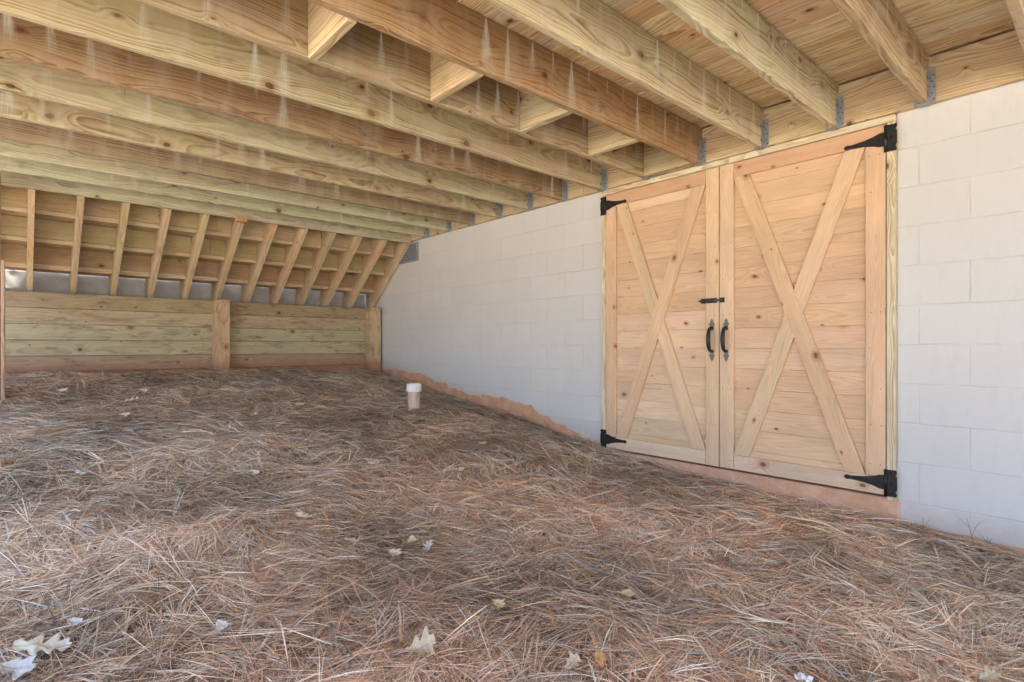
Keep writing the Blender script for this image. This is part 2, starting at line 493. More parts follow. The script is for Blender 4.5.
def mat_ground():
    m = NT('ground')
    P = m.n('ShaderNodeNewGeometry').outputs['Position']
    x, y, z = m.sep(P)
    n1, n2, n3 = m.noise(P, 5, 5, .65), m.noise(P, 46, 4, .7), m.noise(P, .5, 4, .6)
    straw = m.mix(m.ramp(n2, .3, .7), rgb(.07, .045, .03), rgb(.24, .155, .10))
    straw = m.mix(m.math('MULTIPLY', n1, .5), straw, rgb(.20, .125, .08))
    out = m.mix(m.ramp(n3, .35, .65), rgb(.60, .54, .46), rgb(.56, .48, .38))  # unseen outer ground, made pale to bounce sunlight up under the deck
    out = m.mix(m.math('MULTIPLY', m.ramp(n2, .45, .7), .5), out, rgb(.46, .40, .32))
    edge = m.math('ADD', y, m.math('MULTIPLY', n1, .6))
    fx = m.math('SUBTRACT', 2.6, x)
    inside = m.math('MULTIPLY', m.ramp(edge, -1.5, -1.1), m.math('MULTIPLY', m.ramp(fx, 0, .5), m.ramp(x, -6.6, -6.4)))
    m.put(m.b, 'Base Color', m.mix(inside, out, straw))
    m.put(m.b, 'Roughness', .95); m.put(m.b, 'Specular IOR Level', .15)
    m.bump(m.math('ADD', n2, n1), .02, .8)
    return m.m
M['ground'] = mat_ground()

def mat_straw():
    m = NT('pine_needles')
    c = m.attr('col', 'Color')
    m.put(m.b, 'Base Color', c); m.put(m.b, 'Roughness', .8); m.put(m.b, 'Specular IOR Level', .12)
    return m.m
M['straw'] = mat_straw()

def mat_leaf():
    m = NT('dry_leaf')
    t = m.attr('tint', 'Color')
    wc = m.attr('wc')
    n = m.noise(wc, 60, 4, .65)
    x, y, z = m.sep(wc)
    rib = m.ramp(m.math('ABSOLUTE', y), .0035, .001)
    k = m.math('MULTIPLY_ADD', n, .5, .75)
    col = m.mix(1.0, t, m.comb(k, k, k), 'MULTIPLY')
    col = m.mix(m.math('MULTIPLY', rib, .4), col, rgb(.30, .22, .13))
    n2 = m.noise(wc, 18, 3, .6)
    col = m.mix(m.math('MULTIPLY', m.ramp(n2, .5, .7), .5), col, m.mix(1.0, col, rgb(.55, .42, .30), 'MULTIPLY'))
    m.put(m.b, 'Base Color', col); m.put(m.b, 'Roughness', .6)
    m.bump(n, .002, .6)
    return m.m
M['leaf'] = mat_leaf()

# ------------------------------------------------------------------ ground
GX = np.array([-6.6, -6.3, -5.6, -4.96, -4.27, -3.69, -3.12, -2.72, -2.27, -1.51, -.8, -.4, .5, 2., 6.])
GZ = np.array([.50, .48, .435, .325, .235, .185, .075, .01, -.06, -.112, -.135, -.16, -.21, -.26, -.35])
def gh(x, y):
    """height of the soil under the straw"""
    x = np.asarray(x, float); y = np.asarray(y, float)
    xs = x
    z = (np.interp(xs - .18, GX, GZ) + np.interp(xs, GX, GZ) * 2 + np.interp(xs + .18, GX, GZ)) / 4
    k = np.clip((3.3 - y) / 3.3, 0, 1.4)
    z = z + np.clip((-x - 3.2) / 2.5, 0, 1) * .065 * k + np.clip((x + 3.2) / 3, 0, 1) * -.02 * k
    b = (vnoise(x * 3.1 + 40, y * 3.1 + 7, 3) - .5) * .045 + (vnoise(x * 7 + 9, y * 7 + 31, 4) - .5) * .028
    fadeb = np.clip((3.42 - y) / .5, .15, 1)
    z = z + b * fadeb
    z = z - np.clip((y - 2.7) / .6, 0, 1) * (.022 + .042 * np.clip((-x - 2.5) / .6, 0, 1) * np.clip((x + 6.4) / .5, 0, 1)) - .006
    far = np.clip((np.maximum(-1.5 - y, 0)) / 30, 0, 1)
    z = z * (1 - far) + far * -.4
    return z

def build_ground():
    xs = np.concatenate([[-120, -60, -30, -15, -9, -7.5], [-6.62, -6.60, -6.42, -6.40], np.arange(-6.36, 2.6, .06), [3, 4, 6, 9, 15, 30, 60, 120]])
    ys = np.concatenate([[-120, -60, -30, -15, -8, -5, -3.5, -2.5, -2], np.arange(-1.6, 3.66, .06), [4, 6, 10, 30, 60, 120]])
    X, Y = np.meshgrid(xs, ys, indexing='ij')
    Z = gh(np.clip(X, -6.6, 8), np.clip(Y, -40, 3.6))
    Z = np.where(X <= -6.41, np.where(X > -30, 1.16, .9), Z)
    n, k = X.shape
    v = np.stack([X, Y, Z], -1).reshape(-1, 3)
    i, j = np.meshgrid(np.arange(n - 1), np.arange(k - 1), indexing='ij')
    a = (i * k + j).ravel()
    f = np.stack([a, a + k, a + k + 1, a + 1], -1)
    me = bpy.data.meshes.new('ground')
    me.from_pydata(v.tolist(), [], f.tolist())
    me.polygons.foreach_set('use_smooth', [True] * len(f))
    me.materials.append(M['ground'])
    o = bpy.data.objects.new('ground', me)
    COL.objects.link(o)
    tag(o, kind='structure')
build_ground()

FWD = Vector((-math.sin(R(YAW)), math.cos(R(YAW)), 0))
RGT = Vector((math.cos(R(YAW)), math.sin(R(YAW)), 0))
def on_ground(px, py, up=.02):
    d = FWD + RGT * ((px - 512) / F_PX) + Vector((0, 0, -(py - 346.5) / F_PX))
    t = .5
    while t < 12:
        p = Vector((0, 0, CAM_Z)) + d * t
        if p.z < float(gh(p.x, p.y)) + up: return p
        t += .004
    return p

# ------------------------------------------------------------------ block wall
def build_wall():
    wl = empty('block_wall', (-4.5, WALL_Y, 0))
    tag(wl, 'pale grey painted concrete block wall running behind the double doors', 'wall')
    mb = MB()
    def slab(x0, x1, z0, z1): box(mb, x0, x1, WALL_Y, WALL_Y + .2, z0, z1, .002)
    slab(-14, DX0, -1.2, 9.5)  # unseen upper part, height raised to keep direct sun out
    slab(DX1, 5, -1.2, 9.5)
    slab(DX0, DX1, 2.016, 9.5)
    slab(DX0, DX1, -1.2, -.13)
    mb.build('masonry', M['block'], wl)
    # bare strip where the paint stops above the soil
    top = [(-6.35, .50), (-5.95, .515), (-5.62, .49), (-5.6, .475), (-5.36, .478), (-5.1, .43), (-5.08, .40), (-4.84, .40), (-4.82, .35), (-4.66, .345), (-4.45, .30),
           (-4.26, .285), (-4.25, .315), (-4.05, .305), (-3.85, .31), (-3.83, .285), (-3.62, .268), (-3.52, .265), (-3.5, .235), (-3.42, .185), (-3.32, .18), (-3.29, .145),
           (-3.12, .13), (-3.1, .095), (-2.98, .085), (-2.96, .05), (-2.8, .035), (-2.724, .025)]
    bb = MB()
    rr = random.Random(4)
    pts = []
    for (xa, za), (xb, zb) in zip(top[:-1], top[1:]):
        n = max(1, int((xb - xa) / .025))
        for q in range(n):
            t = q / n
            pts.append((xa + (xb - xa) * t, za + (zb - za) * t + .014 + rr.uniform(-.009, .009)))
    pts.append(top[-1])
    poly = [(-6.35, 0.2)] + [(-2.724, -.3)] + pts[::-1]
    # split in strips to stay convex
    for (xa, za), (xb, zb) in zip(pts[:-1], pts[1:]):
        prism(bb, [(xa, -.3), (xb, -.3), (xb, zb), (xa, za)], (1, 0, 0), (0, 0, 1), (0, -1, 0), (0, WALL_Y + .01, 0), .013)
    rtop = [(-.796, -.10), (-.70, -.105), (-.6, -.118), (-.5, -.112), (-.42, -.125), (-.3, -.12), (-.1, -.14), (.2, -.15), (1.5, -.2)]
    for (xa, za), (xb, zb) in zip(rtop[:-1], rtop[1:]):
        prism(bb, [(xa, -.5), (xb, -.5), (xb, zb), (xa, za)], (1, 0, 0), (0, 0, 1), (0, -1, 0), (0, WALL_Y + .01, 0), .013)
    o = bb.build('bare_strip', M['clay'], wl)
    o['label'] = 'unpainted clay stained strip with ragged top edge along the soil'
    # door sill below the doors
    sl = MB()
    box(sl, DX0 + .002, DX1 + .012, WALL_Y - .012, WALL_Y + .2, -.149, .004, .006)
    o = sl.build('door_sill', M['sill'], wl)
    o['label'] = 'clay smeared concrete sill under the doors'
    # foundation vent in the far top corner
    v = empty('foundation_vent', (-5.56, WALL_Y, 1.78))
    tag(v, 'dark grey louvred foundation vent high in the far corner of the block wall', 'vent')
    fr = MB()
    x0, x1, z0, z1 = -5.78, -5.385, 1.78, 1.99
    y0, y1 = WALL_Y - .028, WALL_Y - .002
    box(fr, x0, x1, y0, y1, z0, z0 + .022); box(fr, x0, x1, y0, y1, z1 - .022, z1)
    box(fr, x0, x0 + .022, y0 + .001, y1, z0 + .022, z1 - .022); box(fr, x1 - .022, x1, y0 + .001, y1, z0 + .022, z1 - .022)
    fr.build('vent_frame', M['vent'], v)
    lv = MB()
    for q in range(6):
        zc = z0 + .036 + q * .027
        vs_, fs = chamfer_box((x1 - x0) / 2 - .023, .014, .0015, .0005)
        mt = Matrix.Rotation(R(-38), 4, 'X')
        lv.add([Vector(((x0 + x1) / 2, WALL_Y - .014, zc)) + mt @ p for p in vs_], fs)
    lv.build('louvres', M['vent'], v)
build_wall()

# ------------------------------------------------------------------ deck
def build_deck():
    dk = empty('wooden_deck', (-2, 1.4, 2.0))
    tag(dk, 'raised pressure treated wooden deck overhead seen from below with its joists', 'deck')
    xw, xe = -5.52, 2.3
    # decking
    mb = MB()
    k = 0
    y = GAP_Y0
    ye = -.55
    while y > ye:
        segs = []
        cuts = [xw] + sorted(JX0 + JSTEP * random.choice(range(-11, 5)) for _ in range(random.choice((0, 1, 1, 2)))) + [xe]
        for a, b in zip(cuts[:-1], cuts[1:]):
            if b - a < .3: continue
            t = vary(random.choice(((.80, .66, .43), (.82, .69, .46), (.83, .72, .50), (.77, .62, .39), (.78, .57, .35))), .10)
            zj = random.uniform(0, .0012)
            board(mb, ((a + b) / 2, y - GAP_P / 2, DECK_Z + .014 + zj), b - a - .002, GAP_P - random.uniform(.002, .005), .027, (1, 0, 0), (0, 1, 0), t, .005)
        y -= GAP_P
    # ripped last strip behind, against the house
    board(mb, ((xw + xe) / 2, (GAP_Y0 + .006 + WALL_Y) / 2 + .002, DECK_Z + .018), xe - xw, WALL_Y - GAP_Y0 - .012, .027, (1, 0, 0), (0, 1, 0), TAN)
    mb.build('decking', M['deckwood'], dk)
    # ledger
    for nm, a, b, t in (('ledger_board', -5.6, -2.9, (.58, .48, .31)), ('ledger_board', -2.897, 2.3, (.61, .49, .305))):
        mb = MB()
        board(mb, ((a + b) / 2, WALL_Y - .019 - .001, (LEDGER_Z + JZ1 - .004) / 2), b - a, JZ1 - .004 - LEDGER_Z, .038, (1, 0, 0), (0, 0, 1), t, .004, seed=31)
        mb.build(nm, M['treated'], dk)
    ly = WALL_Y - .0395
    tones = {-4: PINE, -3: GREEN, -2: TAN, -1: (0.536, 0.428, 0.268), 0: (.52, .40, .245), 1: (.585, .53, .36), 2: (.60, .53, .35), 3: (.40, .26, .135), 4: (.44, .345, .205), 5: (.52, .445, .29),
             6: (.34, .235, .14), 7: (.50, .455, .305), 8: (.49, .41, .265), 9: (.36, .28, .18), 10: (.51, .49, .345), 11: (.50, .48, .34)}
    looks = {0: 'tan joist with a reddish streak near the doors', 1: 'pale green joist with white run-off marks', 2: 'pale tan joist with white run-off marks', 3: 'dark brown joist with a large knot',
             4: 'tan joist with the blocking nailed to it', 6: 'dark reddish brown joist', 9: 'brown joist', 10: 'pale greenish joist'}
    yo = -.55
    for k in range(-6, 12):
        x = JX0 - JSTEP * k
        if x > 2.2: continue
        t = tones.get(k, PINE)
        mb = MB()
        # a slight crook so that no two undersides are perfectly parallel
        board(mb, (x, (ly + yo) / 2, (JZ0 + JZ1) / 2 + random.uniform(-.002, .001)), ly - yo - .002, JZ1 - JZ0 - .001, .038, (0, 1, 0), (0, 0, 1), vary(t, .03), .004, seed=100 + k)
        o = mb.build('joist', M['joist'], dk)
        if k in looks: o['label'] = looks[k]
        # joist hanger
        hb = MB()
        z0, z1 = JZ0 - .004, JZ0 + .165
        for s in (-1, 1):
            xs = x + s * .0205
            box(hb, xs - .0012, xs + .0012, ly - .046, ly - .0005, z0, z1 - .01, .0004)
            xf = x + s * .0325
            box(hb, xf - .0118, xf + .0118, ly - .0028, ly - .0002, z0 + .004, z1 + .008, .0004)
            # triangular speed prongs
            prism(hb, [(0, 0), (.016, .008), (0, .022)], (0, -1, 0), (0, 0, 1), (s, 0, 0), (xs, ly - .046, z0 + .03), .0016)
            prism(hb, [(0, 0), (.016, .008), (0, .022)], (0, -1, 0), (0, 0, 1), (s, 0, 0), (xs, ly - .046, z0 + .11), .0016)
            for q in range(5):
                zz = z0 + .024 + q * .03
                tube(hb, [(xf + .004 * (-1) ** q, ly - .002, zz), (xf + .004 * (-1) ** q, ly - .005, zz)], .004, 8, tint=(.28, .28, .28))
            for q in range(3):
                zz = z0 + .035 + q * .045
                tube(hb, [(xs, ly - .02 - .008 * (q % 2), zz), (xs + s * .004, ly - .02 - .008 * (q % 2), zz)], .0042, 8, tint=(.28, .28, .28))
        box(hb, x - .0205, x + .0205, ly - .05, ly - .0005, z0 - .0018, z0 + .0012, .0004)
        hb.build('joist_hanger', M['galv'], o)
    # blocking in the bay between the fourth and fifth joists
    xa, xb = JX0 - JSTEP * 4 + .0195, JX0 - JSTEP * 3 - .0195
    for i, y in enumerate((.306, .906, 1.51, 2.108, 2.696, 3.30)):
        mb = MB()
        board(mb, ((xa + xb) / 2, y + .019, (JZ0 + JZ1) / 2 - .004 + random.uniform(-.004, .004)), xb - xa, .236, .038, (1, 0, 0), (0, 0, 1), vary(((.62, .50, .30), (.62, .50, .31), (.60, .47, .29), (.55, .50, .33), (.54, .46, .28), (.52, .45, .28))[i], .03), .003)
        mb.build('blocking', M['treated'], dk)
    # header carrying the stair at the far end, rim at the open side, drop beam
    mb = MB()
    board(mb, (-5.501, (ly + yo) / 2, (1.985 + JZ1) / 2), ly - yo, JZ1 - 1.985, .038, (0, 1, 0), (0, 0, 1), (.50, .455, .33), .004, seed=5)
    o = mb.build('stair_header', M['joist'], dk)
    o['label'] = 'greenish header board along the top of the stairs'
    mb = MB()
    board(mb, (-5.45, 1.55, 1.965), .07, .036, .09, (1, 0, 0), (0, 0, 1), (.55, .36, .18), .002)
    o = mb.build('nailing_block', M['treated'], dk)
    mb = MB()
    board(mb, ((xw + xe) / 2, yo - .02, (JZ0 + JZ1) / 2), xe - xw, JZ1 - JZ0, .038, (1, 0, 0), (0, 0, 1), GREEN)
    mb.build('rim_joist', M['treated'], dk)
    # post under the far outer corner
    mb = MB()
    zb = float(gh(-5.25, -.13)) - .2
    board(mb, (-5.25, -.143, (zb + 2.0) / 2), 2.0 - zb, .14, .14, (0, 0, 1), (0, 1, 0), (.46, .33, .22), .006)
    o = mb.build('post', M['treated'], dk)
    mb = MB()
    board(mb, (-5.2, -.061, (zb + 1.39) / 2), 1.39 - zb, .14, .02, (0, 0, 1), (1, 0, 0), (.55, .38, .26), .003)
    mb.build('post_cleat', M['treated'], o)
build_deck()

# ------------------------------------------------------------------ stairs seen from beneath
def build_stairs():
    st = empty('deck_stairs', (-6.0, 1.6, 1.2))
    tag(st, 'wide wooden stairs at the far end seen from beneath with twelve slanted stringers', 'stairs')
    rise, run = .195, .245
    x0, z0 = -5.595, 2.06
    sl = rise / run
    for i in range(-3, 12):
        y = .095 + .2992 * i
        n = 6
        low = lambda x: 2.0 + (x + 5.522) * sl
        pts = [(-5.522, low(-5.522)), (-5.522, 2.235), (x0, 2.235)]
        for s in range(n):
            pts.append((x0 - run * s, z0 - rise * s))
            pts.append((x0 - run * (s + 1), z0 - rise * s))
        xl = x0 - run * n
        pts.append((xl, low(xl)))
        mb = MB()
        t = vary((.60, .47, .31), .07)
        # convex pieces so that the outline triangulates cleanly
        e1, e2, nn = (1, 0, 0), (0, 0, 1), (0, 1, 0)
        prism(mb, pts, e1, e2, nn, (0, y - .019, 0), .038, t, eL=(1, 0, sl))
        o = mb.build('stringer', M['stair'], st)
        if i in (3, 6, 7):
            mb = MB()
            xx = x0 - run * 1.2
            board(mb, (xx, y + .0255, low(xx) + .1), .14, .07, .012, (0, 0, 1), (1, 0, 0), (.40, .52, .38), .002)
            mb.build('shim', M['treated'], o)
    ya, yb = -1.0, 3.402
    tones = [(.52, .37, .20), (.44, .30, .16), (.50, .36, .20), (.42, .31, .19)]
    rc = [(.44, .28, .16), (.46, .375, .225), (.45, .36, .21), (.42, .31, .185)]
    for s in range(4):
        xi, zi = x0 - run * s, z0 - rise * s
        mb = MB()
        for q in range(2):
            wdt = run / 2 + .006
            board(mb, (xi - .002 - wdt * (q + .5), (ya + yb) / 2, zi + .020), yb - ya, wdt - .004, .036, (0, 1, 0), (1, 0, 0), vary((.56, .45, .30), .05), .004)
        mb.build('tread', M['stair'], st)
        if s < 4:
            mb = MB()
            for (a, b) in ((ya, 1.44), (1.442, yb)):
                board(mb, (xi - .011, (a + b) / 2, zi + .0395 + (rise - .0377) / 2), b - a, rise - .0377, .019, (0, 1, 0), (0, 0, 1), vary(rc[s], .12), .002)
            mb.build('riser', M['stair'], st)
build_stairs()

# pale sheeting behind the lowest step
def build_sheet():
    n, k = 150, 14
    vs_, fs = [], []
    for i in range(n):
        y = -1.0 + 4.38 * i / (n - 1)
        for j in range(k):
            z = 1.12 + .376 * j / (k - 1)
            d = (vnoise([y * 6], [z * 9], 8)[0] - .5) * .02 + (vnoise([y * 17 + z * 12], [z * 5], 9)[0] - .5) * .012
            vs_.append((-6.606 + d - (z - 1.12) * .01, y, z))
    for i in range(n - 1):
        for j in range(k - 1):
            a = i * k + j
            fs.append((a, a + k, a + k + 1, a + 1))
    mb = MB()
    mb.add(vs_, fs, smooth=True)
    o = mb.build('plastic_sheet', M['sheet'], loc=(-6.6, 1.2, 1.12))
    md = o.modifiers.new('thickness', 'SOLIDIFY'); md.thickness = .002
    tag(o, 'wrinkled pale grey plastic sheet hanging below the lowest stair boards', 'sheet')
build_sheet()

# ------------------------------------------------------------------ retaining wall
def build_retaining():
    rw = empty('retaining_wall', (RW_X, 1.2, .4))
    tag(rw, 'low timber retaining wall of stacked boards below the stairs', 'retaining wall')
    ya, yb = -1.2, 3.412
    ts = [(.37, .285, .18), (.46, .38, .25), (.46, .42, .285), (.48, .425, .28), (.41, .295, .20), (.47, .29, .18), (.45, .30, .18)]
    z = 1.278
    for i, t in enumerate(ts):
        mb = MB()
        for (a, b) in ((ya, 1.588), (1.591, yb)):
            board(mb, (RW_X - .019 + random.uniform(-.001, .001), (a + b) / 2, z - .07), b - a - .001, .1385, .038, (0, 1, 0), (0, 0, 1), vary(t, .05), .004)
        o = mb.build('board', M['retain'], rw)
        if i == 2: o['label'] = 'greenest board of the retaining wall'
        if i == 5: o['label'] = 'orange clay stained board at the soil line'
        z -= .1405
    for y, t in ((1.59, (.56, .39, .24)), (3.322, (.56, .43, .27)), (-.16, (.45, .32, .19))):
        mb = MB()
        if y < 0: continue
        zb = .2
        board(mb, (RW_X + .0715, y, (zb + 1.285) / 2), 1.285 - zb, .14, .14, (0, 0, 1), (0, 1, 0), t, .006)
        mb.build('post', M['retain'], rw)
build_retaining()

# ------------------------------------------------------------------ doors
FY = WALL_Y - .032            # front of frame and door trim
def build_frame():
    f = empty('door_frame', ((DX0 + DX1) / 2, WALL_Y, 0))
    tag(f, 'pale pine frame around the pair of cedar doors', 'door frame')
    t = (.68, .61, .44)
    for x in (DX0 + .0205, DX1 - .0205):
        mb = MB()
        board(mb, (x, FY + .05, (1.968 - .004) / 2), 1.968 + .004, .038, .1, (0, 0, 1), (1, 0, 0), t, .003)
        mb.build('jamb', M['treated'], f)
    mb = MB()
    board(mb, ((DX0 + DX1) / 2, FY + .05, 1.989), DX1 - DX0 - .004, .038, .1, (1, 0, 0), (0, 0, 1), t, .003)
    mb.build('head', M['treated'], f)
    mb = MB()   # added unseen backing that blocks light leaking through the door gaps
    box(mb, DX0 + .003, DX1 - .003, FY + .101, FY + .11, .006, 2.008)
    mb.build('light_block', M['treated'], f)
build_frame()

def hinge(root, xh, z, s):
    """black T strap hinge; xh = joint line, strap runs in direction s"""
    y = FY - .0005
    mb = MB()
    H = .070
    # scalloped leaf fixed to the jamb
    out = [(-.002, -H), (-.046, -H), (-.050, -H + .012), (-.044, -H + .026), (-.050, -.03), (-.050, .03), (-.044, H - .026), (-.050, H - .012), (-.046, H), (-.002, H)]
    prism(mb, [(a * s, b) for a, b in out], (1, 0, 0), (0, 0, 1), (0, -1, 0), (xh, y, z), .0035)
    strap = [(.002, -.038), (.03, -.036), (.055, -.026), (.10, -.016), (.165, -.0095), (.178, -.013), (.190, -.010), (.197, 0), (.190, .010), (.178, .013), (.165, .0095), (.10, .016), (.055, .026), (.03, .036), (.002, .038)]
    prism(mb, [(a * s, b) for a, b in strap], (1, 0, 0), (0, 0, 1), (0, -1, 0), (xh, y, z), .0032)
    tube(mb, [(xh, y - .005, z - H), (xh, y - .005, z + H)], .0075, 12)
    for zz in (-H + .015, 0, H - .015):
        tube(mb, [(xh - s * .027, y - .003, z + zz), (xh - s * .027, y - .0062, z + zz)], .006, 10)
    for xx in (.03, .085, .14, .182):
        tube(mb, [(xh + s * xx, y - .003, z), (xh + s * xx, y - .006, z)], .0052, 10)
    return mb.build('strap_hinge', M['black'], root)

def pull(root, x, z):
    y = FY
    mb = MB()
    pts, rad = [], []
    for i in range(17):
        t = i / 16
        a = math.pi * t
        zz = z + .078 * math.cos(a) + .004
        out = .044 * (math.sin(a) ** .75)
        pts.append((x, y - .006 - out, zz)); rad.append(.007 + .0065 * math.sin(a))
    tube(mb, pts, rad, 12)
    o = mb.build('pull_handle', M['black'], root)
    pm = MB()
    spade = [(0, .062), (.007, .05), (.012, .044), (.009, .038), (.017, .03), (.019, .021), (.012, .014), (.011, .004), (.013, -.008), (.008, -.016)]
    full = spade + [(-a, b) for a, b in reversed(spade[1:])]
    prism(pm, full, (1, 0, 0), (0, 0, 1), (0, -1, 0), (x, y - .0005, z + .078), .004)
    prism(pm, [(a, -b) for a, b in full], (1, 0, 0), (0, 0, 1), (0, -1, 0), (x, y - .0005, z - .078), .004)
    for zz in (z + .104, z - .104):
        tube(pm, [(x, y - .004, zz), (x, y - .007, zz)], .004, 10)
    pm.build('end_plate', M['pewter'], o)

def build_leaf(xa, xb, hinge_left, label):
    zb, zt = .020, 1.966
    root = empty('barn_door', ((xa if hinge_left else xb), WALL_Y, zb))
    tag(root, label, 'door', 'pair of cedar doors')
    sw = .094
    t1 = .019
    # tongue and groove boards
    mb = MB()
    bh = .1275
    z = zb + .003
    i = 0
    while z < zt - .01:
        h = min(bh, zt - .003 - z)
        c = vary(random.choice((CEDAR, (.715, .535, .37), (.63, .44, .285), (.70, .52, .355), (.65, .465, .31), (.67, .475, .31))), .06)
        board(mb, ((xa + xb) / 2, FY + t1 + .011, z + h / 2), xb - xa - .004, h - .0007, .02, (1, 0, 0), (0, 0, 1), c, .0018)
        z += h
    mb.build('plank_panel', M['cedar'], root)
    yc = FY + t1 / 2
    def trim(name, cx, cz, L, vert, c=None):
        m2 = MB()
        board(m2, (cx, yc, cz), L, sw - .002, t1, (0, 0, 1) if vert else (1, 0, 0), (1, 0, 0) if vert else (0, 0, 1), vary(c or (.68, .51, .34), .06), .0025)
        for q in range(9 if vert else 0):
            zz = cz - L / 2 + .05 + q * (L - .1) / 8 + random.uniform(-.012, .012)
            for w_ in (-.022, .024):
                if random.random() < .25: continue
                xx = cx + w_ + random.uniform(-.004, .004)
                tube(m2, [(xx, FY + .001, zz), (xx, FY - .0006, zz)], .0028, 7, tint=(.13, .12, .11))
        return m2.build(name, M['cedar'], root)
    cx = xb - sw / 2 if hinge_left else xa + sw / 2        # meeting stile, full height
    ox = xa + sw / 2 if hinge_left else xb - sw / 2        # hinge stile, between rails
    trim('stile', cx, (zb + zt) / 2, zt - zb, True)
    trim('stile', ox, (zb + zt) / 2, zt - zb - 2 * sw - .002, True, (.64, .46, .295))
    rx = (xa + xb - sw) / 2 if hinge_left else (xa + sw + xb) / 2
    trim('rail', rx, zt - sw / 2, xb - xa - sw - .002, False, (.60, .41, .25))
    trim('rail', rx, zb + sw / 2, xb - xa - sw - .002, False, (.71, .56, .40))
    # X braces, parallelograms cut to the rails
    ia, ib = xa + sw + .001, xb - sw - .001
    za, zc = zb + sw + .001, zt - sw - .001
    wd = .098
    A = lambda flip: [((ia + wd) if not flip else (ib - wd), zc), (ia if not flip else ib, zc), ((ib - wd) if not flip else (ia + wd), za), (ib if not flip else ia, za)]
    flip_main = hinge_left          # the unbroken brace
    def para(flip, lo=None, hi=None):
        (tx1, _), (tx0, _), (bx0, _), (bx1, _) = A(flip)
        lo_ = za if lo is None else lo
        hi_ = zc if hi is None else hi
        L0 = lambda z: bx0 + (tx0 - bx0) * (z - za) / (zc - za)
        L1 = lambda z: bx1 + (tx1 - bx1) * (z - za) / (zc - za)
        return L0, L1
    m2 = MB()
    L0, L1 = para(flip_main)
    d = Vector((L0(zc) - L0(za), 0, zc - za))
    prism(m2, [(L0(za), za), (L1(za), za), (L1(zc), zc), (L0(zc), zc)], (1, 0, 0), (0, 0, 1), (0, -1, 0), (0, FY + t1, 0), t1 - .0005, vary(CEDAR, .05), eL=d)
    m2.build('brace', M['cedar'], root)
    # the other brace is cut where it meets the unbroken one
    K0, K1 = para(not flip_main)
    def meet(f, g):
        a0, a1 = f(za) - g(za), f(zc) - g(zc)
        t = a0 / (a0 - a1)
        z = za + (zc - za) * t
        return (f(z), z)
    lo_edge, hi_edge = (L0, L1)
    cand = [meet(K0, L0), meet(K0, L1), meet(K1, L0), meet(K1, L1)]
    d2 = Vector((K0(zc) - K0(za), 0, zc - za))
    m2 = MB()
    g_ = .0012
    k0 = sorted(cand[:2], key=lambda p: p[1]); k1 = sorted(cand[2:], key=lambda p: p[1])
    for poly in ([(K0(za), za), (K1(za), za), (k1[0][0], k1[0][1] - g_), (k0[0][0], k0[0][1] - g_)],
                 [(k0[1][0], k0[1][1] + g_), (k1[1][0], k1[1][1] + g_), (K1(zc), zc), (K0(zc), zc)]):
        prism(m2, poly, (1, 0, 0), (0, 0, 1), (0, -1, 0), (0, FY + t1, 0), t1 - .001, vary((.68, .51, .34), .05), eL=d2)
    m2.build('brace', M['cedar'], root)
    s = 1 if hinge_left else -1
    xh = xa - .001 if hinge_left else xb + .001
    hinge(root, xh, zt - .080, s)
    hinge(root, xh, .088, s)
    pull(root, cx if hinge_left else cx, .842)
    return root, cx

XM = -1.759
LEFT, cxl = build_leaf(DX0 + .043, XM - .002, True, 'left cedar barn door with cross braces and the black slide bolt')
RIGHT, cxr = build_leaf(XM + .002, DX1 - .043, False, 'right cedar barn door with cross braces, nearest the camera, without the bolt')
def build_bolt():
    mb = MB()
    z, y = 1.10, FY
    prism(mb, [(-1.885, z - .016), (-1.772, z - .016), (-1.772, z + .016), (-1.885, z + .016)], (1, 0, 0), (0, 0, 1), (0, -1, 0), (0, y - .0005, 0), .003)
    prism(mb, [(-1.752, z - .016), (-1.722, z - .016), (-1.722, z + .016), (-1.752, z + .016)], (1, 0, 0), (0, 0, 1), (0, -1, 0), (0, y - .0005, 0), .003)
    for x in (-1.865, -1.80, -1.738):
        box(mb, x - .008, x + .008, y - .019, y - .003, z - .010, z + .010, .003)
    o = mb.build('slide_bolt', M['black'], LEFT)
    b2 = MB()
    tube(b2, [(-1.893, y - .011, z), (-1.728, y - .011, z)], .0058, 12)
    tube(b2, [(-1.832, y - .011, z), (-1.832, y - .03, z - .012)], .0045, 10)
    b2.build('bolt_rod', M['pewter'], o)
build_bolt()

# ------------------------------------------------------------------ clean-out pipe
def build_pipe():
    x, y = -4.14, 2.58
    zg = float(gh(x, y))
    p = empty('cleanout_pipe', (x, y, zg))
    tag(p, 'short white plastic clean-out pipe with a cap standing in the straw', 'pipe')
    def lathe(prof, name, mat):
        mb = MB()
        seg = 40
        vs_, fs = [], []
        for r, z in prof:
            for j in range(seg):
                a = 2 * math.pi * j / seg
                vs_.append((x + r * math.cos(a), y + r * math.sin(a), z))
        for i in range(len(prof) - 1):
            for j in range(seg):
                j2 = (j + 1) % seg
                fs.append((i * seg + j, i * seg + j2, (i + 1) * seg + j2, (i + 1) * seg + j))
        fs.append(tuple((len(prof) - 1) * seg + j for j in range(seg)))
        mb.add(vs_, fs, smooth=False)
        o = mb.build(name, mat, p)
        for q in o.data.polygons: q.use_smooth = len(q.vertices) == 4
        md = o.modifiers.new('edge', 'EDGE_SPLIT'); md.split_angle = R(35)
        return o
    t = .205 + .0
    zt = .292 + .19
    lathe([(.0535, zg - .15), (.0535, zt - .05)], 'pipe_body', M['pipe'])
    lathe([(.0535, zt - .072), (.0645, zt - .072), (.0655, zt - .069), (.0655, zt - .02), (.062, zt - .009), (.05, zt - .002), (.03, zt + .001), (.004, zt + .002)], 'cap', M['pvc'])
build_pipe()

